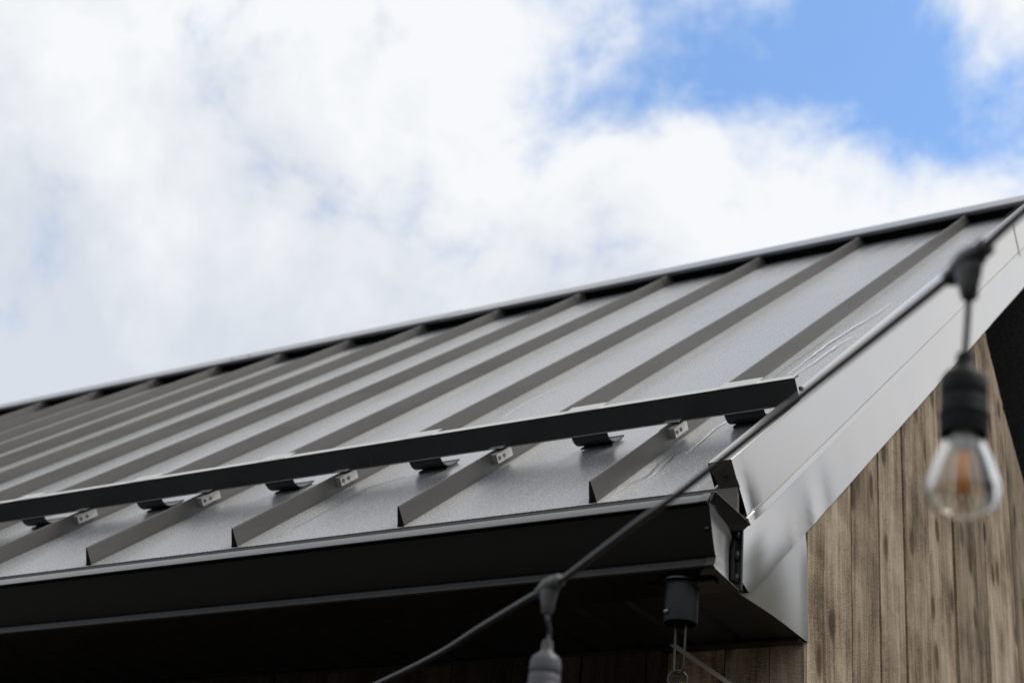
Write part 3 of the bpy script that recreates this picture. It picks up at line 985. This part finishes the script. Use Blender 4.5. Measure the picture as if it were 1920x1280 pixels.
# pale lath nailed diagonally on the corner boards
b = MB()
A = Vector((0.0, 0, -0.156)); B_ = Vector((0.32, 0, -0.375))
dv = (B_ - A).normalized(); nv_ = Vector((-dv.z, 0, dv.x)) * 0.0042
b.prism([A + nv_ + Vector((0, .3010, 0)), B_ + nv_ + Vector((0, .3010, 0)), B_ - nv_ + Vector((0, .3010, 0)), A - nv_ + Vector((0, .3010, 0))],
        [A + nv_ + Vector((0, .3150, 0)), B_ + nv_ + Vector((0, .3150, 0)), B_ - nv_ + Vector((0, .3150, 0)), A - nv_ + Vector((0, .3150, 0))])
lt = b.build('wooden_lath', LATH, None, bevel=0.0006)
tag(lt, 'thin pale wooden lath running diagonally over the boards behind the rain chain', 'lath')

# ------------------------------------------------------------------ snow guard
SG = 0.42
sg = empty('snow_guard', RP(-1.5, SG, 0), 'black snow guard rail clamped across the roof seams above the gutter', 'snow guard')
GR = 0.2520
for xa, xb in ((-0.7472, GR), (XL + 0.1, -0.7480)):
    b = MB()
    b.rbox(xa, xb, SG - 0.0015, SG + 0.0015, 0.0355, 0.0820)
    b.rbox(xa, xb, SG - 0.0012, SG + 0.0260, 0.0821, 0.0845)
    b.rbox(xa, xb, SG + 0.0016, SG + 0.0260, 0.0330, 0.0354)
    b.build('rail', RAIL, sg, bevel=0.0006)
b = MB()
b.lathe(RP(GR, SG + 0.012, 0.060), [(0.005, 0), (0.005, 0.006), (0.0035, 0.008)], axis=(1, 0, 0), seg=10)
b.build('bolt', STEEL, sg)
b = MB()
b.rbox(XL + 0.1, GR - 0.003, SG - 0.0022, SG + 0.0255, 0.0846, 0.0856)  # pale top strip puts the sky's shine on the edge into colour
b.rbox(XL + 0.1, GR - 0.001, SG - 0.0030, SG - 0.0016, 0.0345, 0.0360)
o = b.build('rail_hem_shine', ALU, sg)


def clamp_meshes():
    b = MB()
    # two jaws either side of the seam, tied under the rail
    b.rbox(-0.026, -0.0125, SG - 0.048, SG + 0.02, 0.012, 0.0325)
    b.rbox(-0.0060, 0.0070, SG - 0.048, SG + 0.02, 0.012, 0.0325)
    b.rbox(-0.026, 0.0070, SG - 0.020, SG + 0.02, 0.0380, 0.0400)
    cs_ = []
    for ds in (-0.037, -0.016):
        c = MB()
        c.lathe(RP(0.0070, SG + ds, 0.0215), [(0.0045, 0), (0.0045, 0.0012), (0.003, 0.0013), (0.0022, 0.0002)], axis=(1, 0, 0), seg=10)
        cs_.append(c)
    return b, cs_


cb, cs = clamp_meshes()
clamp0 = cb.build('clamp', ALU, sg, bevel=0.0008, loc=RP(0, SG, 0))
screws0 = [q.build('screw', STEEL, clamp0) for q in cs]
for kx in range(1, 17):
    c = clamp0.copy(); col.objects.link(c); c.parent = sg; c.location = clamp0.location + Vector((-SP * kx, 0, 0))
    for sc0 in screws0:
        d = sc0.copy(); col.objects.link(d); d.parent = c


def flag_mesh(w):
    b = MB()
    # tab over the top, plate behind the rail, curl and foot on the pan
    back = [(SG + 0.0400, 0.0884), (SG + 0.0060, 0.0868), (SG - 0.0022, 0.0866), (SG - 0.0030, 0.0852)]
    curl = [(SG + 0.0040, 0.0460), (SG + 0.0040, 0.0340), (SG + 0.0052, 0.0270), (SG + 0.0085, 0.0200), (SG + 0.0150, 0.0130), (SG + 0.0240, 0.0082),
            (SG + 0.0360, 0.0055), (SG + 0.0560, 0.0045), (SG + 0.0760, 0.0048), (SG + 0.0795, 0.0068)]
    t = 0.0018
    for path_, mi_ in ((back, 2), (curl, 0)):  # top tab in pale metal, its bright sky reflection put into colour
        for (sa, na), (sb, nb_) in zip(path_, path_[1:]):
            dx, dn = sb - sa, nb_ - na
            l_ = math.hypot(dx, dn)
            os_, on_ = -dn / l_ * t, dx / l_ * t
            b.prism([RP(-w, sa, na), RP(-w, sb, nb_), RP(-w, sb + os_, nb_ + on_), RP(-w, sa + os_, na + on_)],
                    [RP(w, sa, na), RP(w, sb, nb_), RP(w, sb + os_, nb_ + on_), RP(w, sa + os_, na + on_)], mi_)
    # rubber pad below the foot
    b.rbox(-w + 0.004, w - 0.004, SG + 0.024, SG + 0.074, 0.0005, 0.0040, 1)
    return b


fl0 = flag_mesh(0.041).build('ice_flag', [RAIL, RUBBER, ALU], sg, loc=RP(0, SG, 0))
fx = [-0.204 + SP * 1.0 - 0.067] + [-0.204 - SP * k_ for k_ in range(0, 16)]
for i, xx in enumerate(fx):
    o = fl0 if i == 0 else fl0.copy()
    if i: col.objects.link(o); o.parent = sg
    if i == 0: base_loc = fl0.location.copy()
    o.location = base_loc + Vector((xx, 0, 0))

# ------------------------------------------------------------------ string lights
CP = [(1.30, -1.50, -0.345), (1.1465, -1.3923, -0.3990), (1.0143, -1.2995, -0.4266), (0.9811, -1.276, -0.4343), (0.9488, -1.2534, -0.4408), (0.8868, -1.2112, -0.4505), (0.815, -1.1625, -0.4613),
      (0.722, -1.0993, -0.4757), (0.666, -1.0615, -0.4838), (0.6185, -1.0301, -0.4887), (0.5508, -0.9847, -0.4975), (0.4945, -0.9469, -0.5047), (0.4555, -0.9225, -0.5056), (0.3486, -0.854, -0.5111),
      (0.2607, -0.7972, -0.5169), (0.1127, -0.7051, -0.5178), (-0.1129, -0.5666, -0.5138), (-0.4314, -0.3738, -0.5015), (-0.95, -0.02, -0.47), (-1.42, 0.302, -0.43)]


def catmull(P, sub=5):
    P = [Vector(p) for p in P]
    out_ = []
    for i in range(len(P) - 1):
        p0, p1, p2, p3 = P[max(i - 1, 0)], P[i], P[i + 1], P[min(i + 2, len(P) - 1)]
        for j in range(sub):
            t = j / sub
            out_.append(0.5 * ((2 * p1) + (p2 - p0) * t + (2 * p0 - 5 * p1 + 4 * p2 - p3) * t * t + (3 * p1 - p0 - 3 * p2 + p3) * t ** 3))
    out_.append(P[-1])
    return out_


b = MB()
b.tube(catmull(CP), 0.0030, 12)
cable = b.build('light_cable', RUBBER, None, smooth=True, loc=(0.55, -0.98, -0.5))
tag(cable, 'black cable of string lights slung diagonally in front of the roof corner', 'cable')


def hanging_lamp(tee, cdir, wire_pts, sock_top, label, SOCK=SOCK, RUBBER=RUBBER, up=Vector((0, 0, 1))):
    o = empty('hanging_lamp', sock_top + Vector((0, 0, -0.13)), label, 'lamp', 'hanging lamps of the string')
    cdir = Vector(cdir).normalized()
    b = MB()
    side = cdir.cross(Vector((0, 0, 1))).normalized()
    # sleeve round the cable with stepped collars
    b.lathe(tee, [(0.0046, -0.021), (0.0062, -0.019), (0.0062, -0.0145), (0.0052, -0.0140), (0.0080, -0.009), (0.0088, 0.0), (0.0080, 0.009), (0.0052, 0.0140), (0.0066, 0.0145), (0.0066, 0.019), (0.0046, 0.021)], axis=cdir, seg=18)
    # spur: flattened funnel down to the drop wire
    rows = []
    for h, a_, c_ in ((0.006, 0.010, 0.0070), (-0.002, 0.0128, 0.0078), (-0.010, 0.0105, 0.0072), (-0.018, 0.0072, 0.0062), (-0.026, 0.0056, 0.0053), (-0.0275, 0.0042, 0.0042)):
        for k_ in range(18):
            t = 2 * math.pi * k_ / 18
            hd = Vector((cdir.x, cdir.y, 0)).normalized()
            rows.append(Vector(tee) + hd * math.cos(t) * a_ + side * math.sin(t) * c_ + Vector((0, 0, h)))
    fcs = [(i * 18 + k_, i * 18 + (k_ + 1) % 18, (i + 1) * 18 + (k_ + 1) % 18, (i + 1) * 18 + k_) for i in range(5) for k_ in range(18)]
    fcs += [tuple(range(18)), tuple(90 + k_ for k_ in range(18))]
    b.add(rows, fcs)
    b.build('tee_joint', RUBBER, o, smooth=True, angle=50)
    b = MB(); b.tube(catmull(wire_pts, 6), 0.0021, 8); b.build('drop_wire', RUBBER, o, smooth=True)
    b = MB()
    b.lathe(sock_top, [(0.0030, 0.004), (0.0050, 0.003), (0.0056, -0.001), (0.0054, -0.006), (0.0072, -0.0085), (0.0125, -0.0125), (0.0146, -0.0170), (0.0150, -0.024), (0.0150, -0.0285), (0.0146, -0.029), (0.0146, -0.0305), (0.0150, -0.031),
                       (0.0150, -0.0390), (0.0156, -0.0394), (0.0162, -0.0410), (0.0162, -0.0428), (0.0154, -0.0440), (0.0153, -0.0470), (0.0157, -0.0480), (0.0153, -0.0490), (0.0152, -0.0555), (0.0130, -0.0560), (0.0130, -0.050)], axis=up, seg=36)
    so_ = b.build('socket', SOCK, o, smooth=True, angle=45)
    # glass envelope with real thickness
    zt = -0.0535
    kz = 0.93; kr = 0.945
    outer = [(0.0118, zt), (0.0124, zt - 0.004), (0.0148, zt - 0.010), (0.0180, zt - 0.018), (0.0210, zt - 0.027), (0.0231, zt - 0.035), (0.0238, zt - 0.0405), (0.0232, zt - 0.0465), (0.0208, zt - 0.0520), (0.0165, zt - 0.0565),
             (0.0105, zt - 0.0595), (0.0050, zt - 0.0608), (0.0004, zt - 0.0612)]
    outer = [(r * kr, zt + (h - zt) * kz) for r, h in outer]
    # smooth the outline
    pp = catmull([(r, 0, h) for r, h in outer], 4)
    outer = [(max(p.x, 0.0003), p.z) for p in pp]
    tck = 0.0011
    innr = []
    for i, (r, h) in enumerate(outer):
        a_ = outer[max(i - 1, 0)]; c_ = outer[min(i + 1, len(outer) - 1)]
        tx, tz = c_[0] - a_[0], c_[1] - a_[1]
        l_ = math.hypot(tx, tz) or 1
        innr.append((max(r + tz / l_ * tck, 0.0002), h - tx / l_ * tck))
    b = MB()
    b.lathe(sock_top, outer, axis=up, seg=48, cap0=False, cap1=True)
    b.lathe(sock_top, innr, axis=up, seg=48, cap0=False, cap1=True)
    nO = 48 * len(outer)
    b.add([], [])
    b.f += [(k_, nO + k_, nO + (k_ + 1) % 48, (k_ + 1) % 48) for k_ in range(48)]; b.m += [0] * 48
    bulb = b.build('bulb', glass, o, smooth=True)
    b = MB()
    b.lathe(sock_top, [(0.0075, zt + 0.002), (0.0085, zt - 0.004), (0.0060, zt - 0.010), (0.0022, zt - 0.015), (0.0008, zt - 0.016)], axis=up, seg=16)
    b.build('stem', simple('glass_stem', (0.55, 0.55, 0.53), 0.2, 0.0, 0.5), bulb, smooth=True)
    b = MB()
    b.tube([Vector(sock_top) + up * (zt - 0.009), Vector(sock_top) + up * (zt - 0.041)], 0.0034, 10)
    b.build('filament', FIL, bulb, smooth=True)
    return o


teeR = Vector((0.9700, -1.2682, -0.4372)); cdR = Vector((1.0143, -1.2995, -0.4266)) - Vector((0.9488, -1.2534, -0.4408))
stR = Vector((0.9593, -1.2458, -0.4950))
hanging_lamp(teeR, cdR, [teeR + Vector((0, 0, -0.022)), teeR * 0.55 + stR * 0.45 + Vector((0.0006, 0, -0.008)), stR], stR,
             'clear pear shaped bulb in a black socket hanging in front of the board wall', up=(Vector((0, 0, 1)) + R_ * 0.054).normalized())
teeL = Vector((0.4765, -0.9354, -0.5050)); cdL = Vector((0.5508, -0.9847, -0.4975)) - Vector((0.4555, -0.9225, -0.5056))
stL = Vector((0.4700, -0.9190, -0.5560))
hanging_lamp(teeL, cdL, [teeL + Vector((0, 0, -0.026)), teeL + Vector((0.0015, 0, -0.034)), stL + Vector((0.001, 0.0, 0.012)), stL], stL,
             'socket coloured as if lit, hanging by a short wire below the gutter, left of the outlet pipe', GREYP, GREYP)
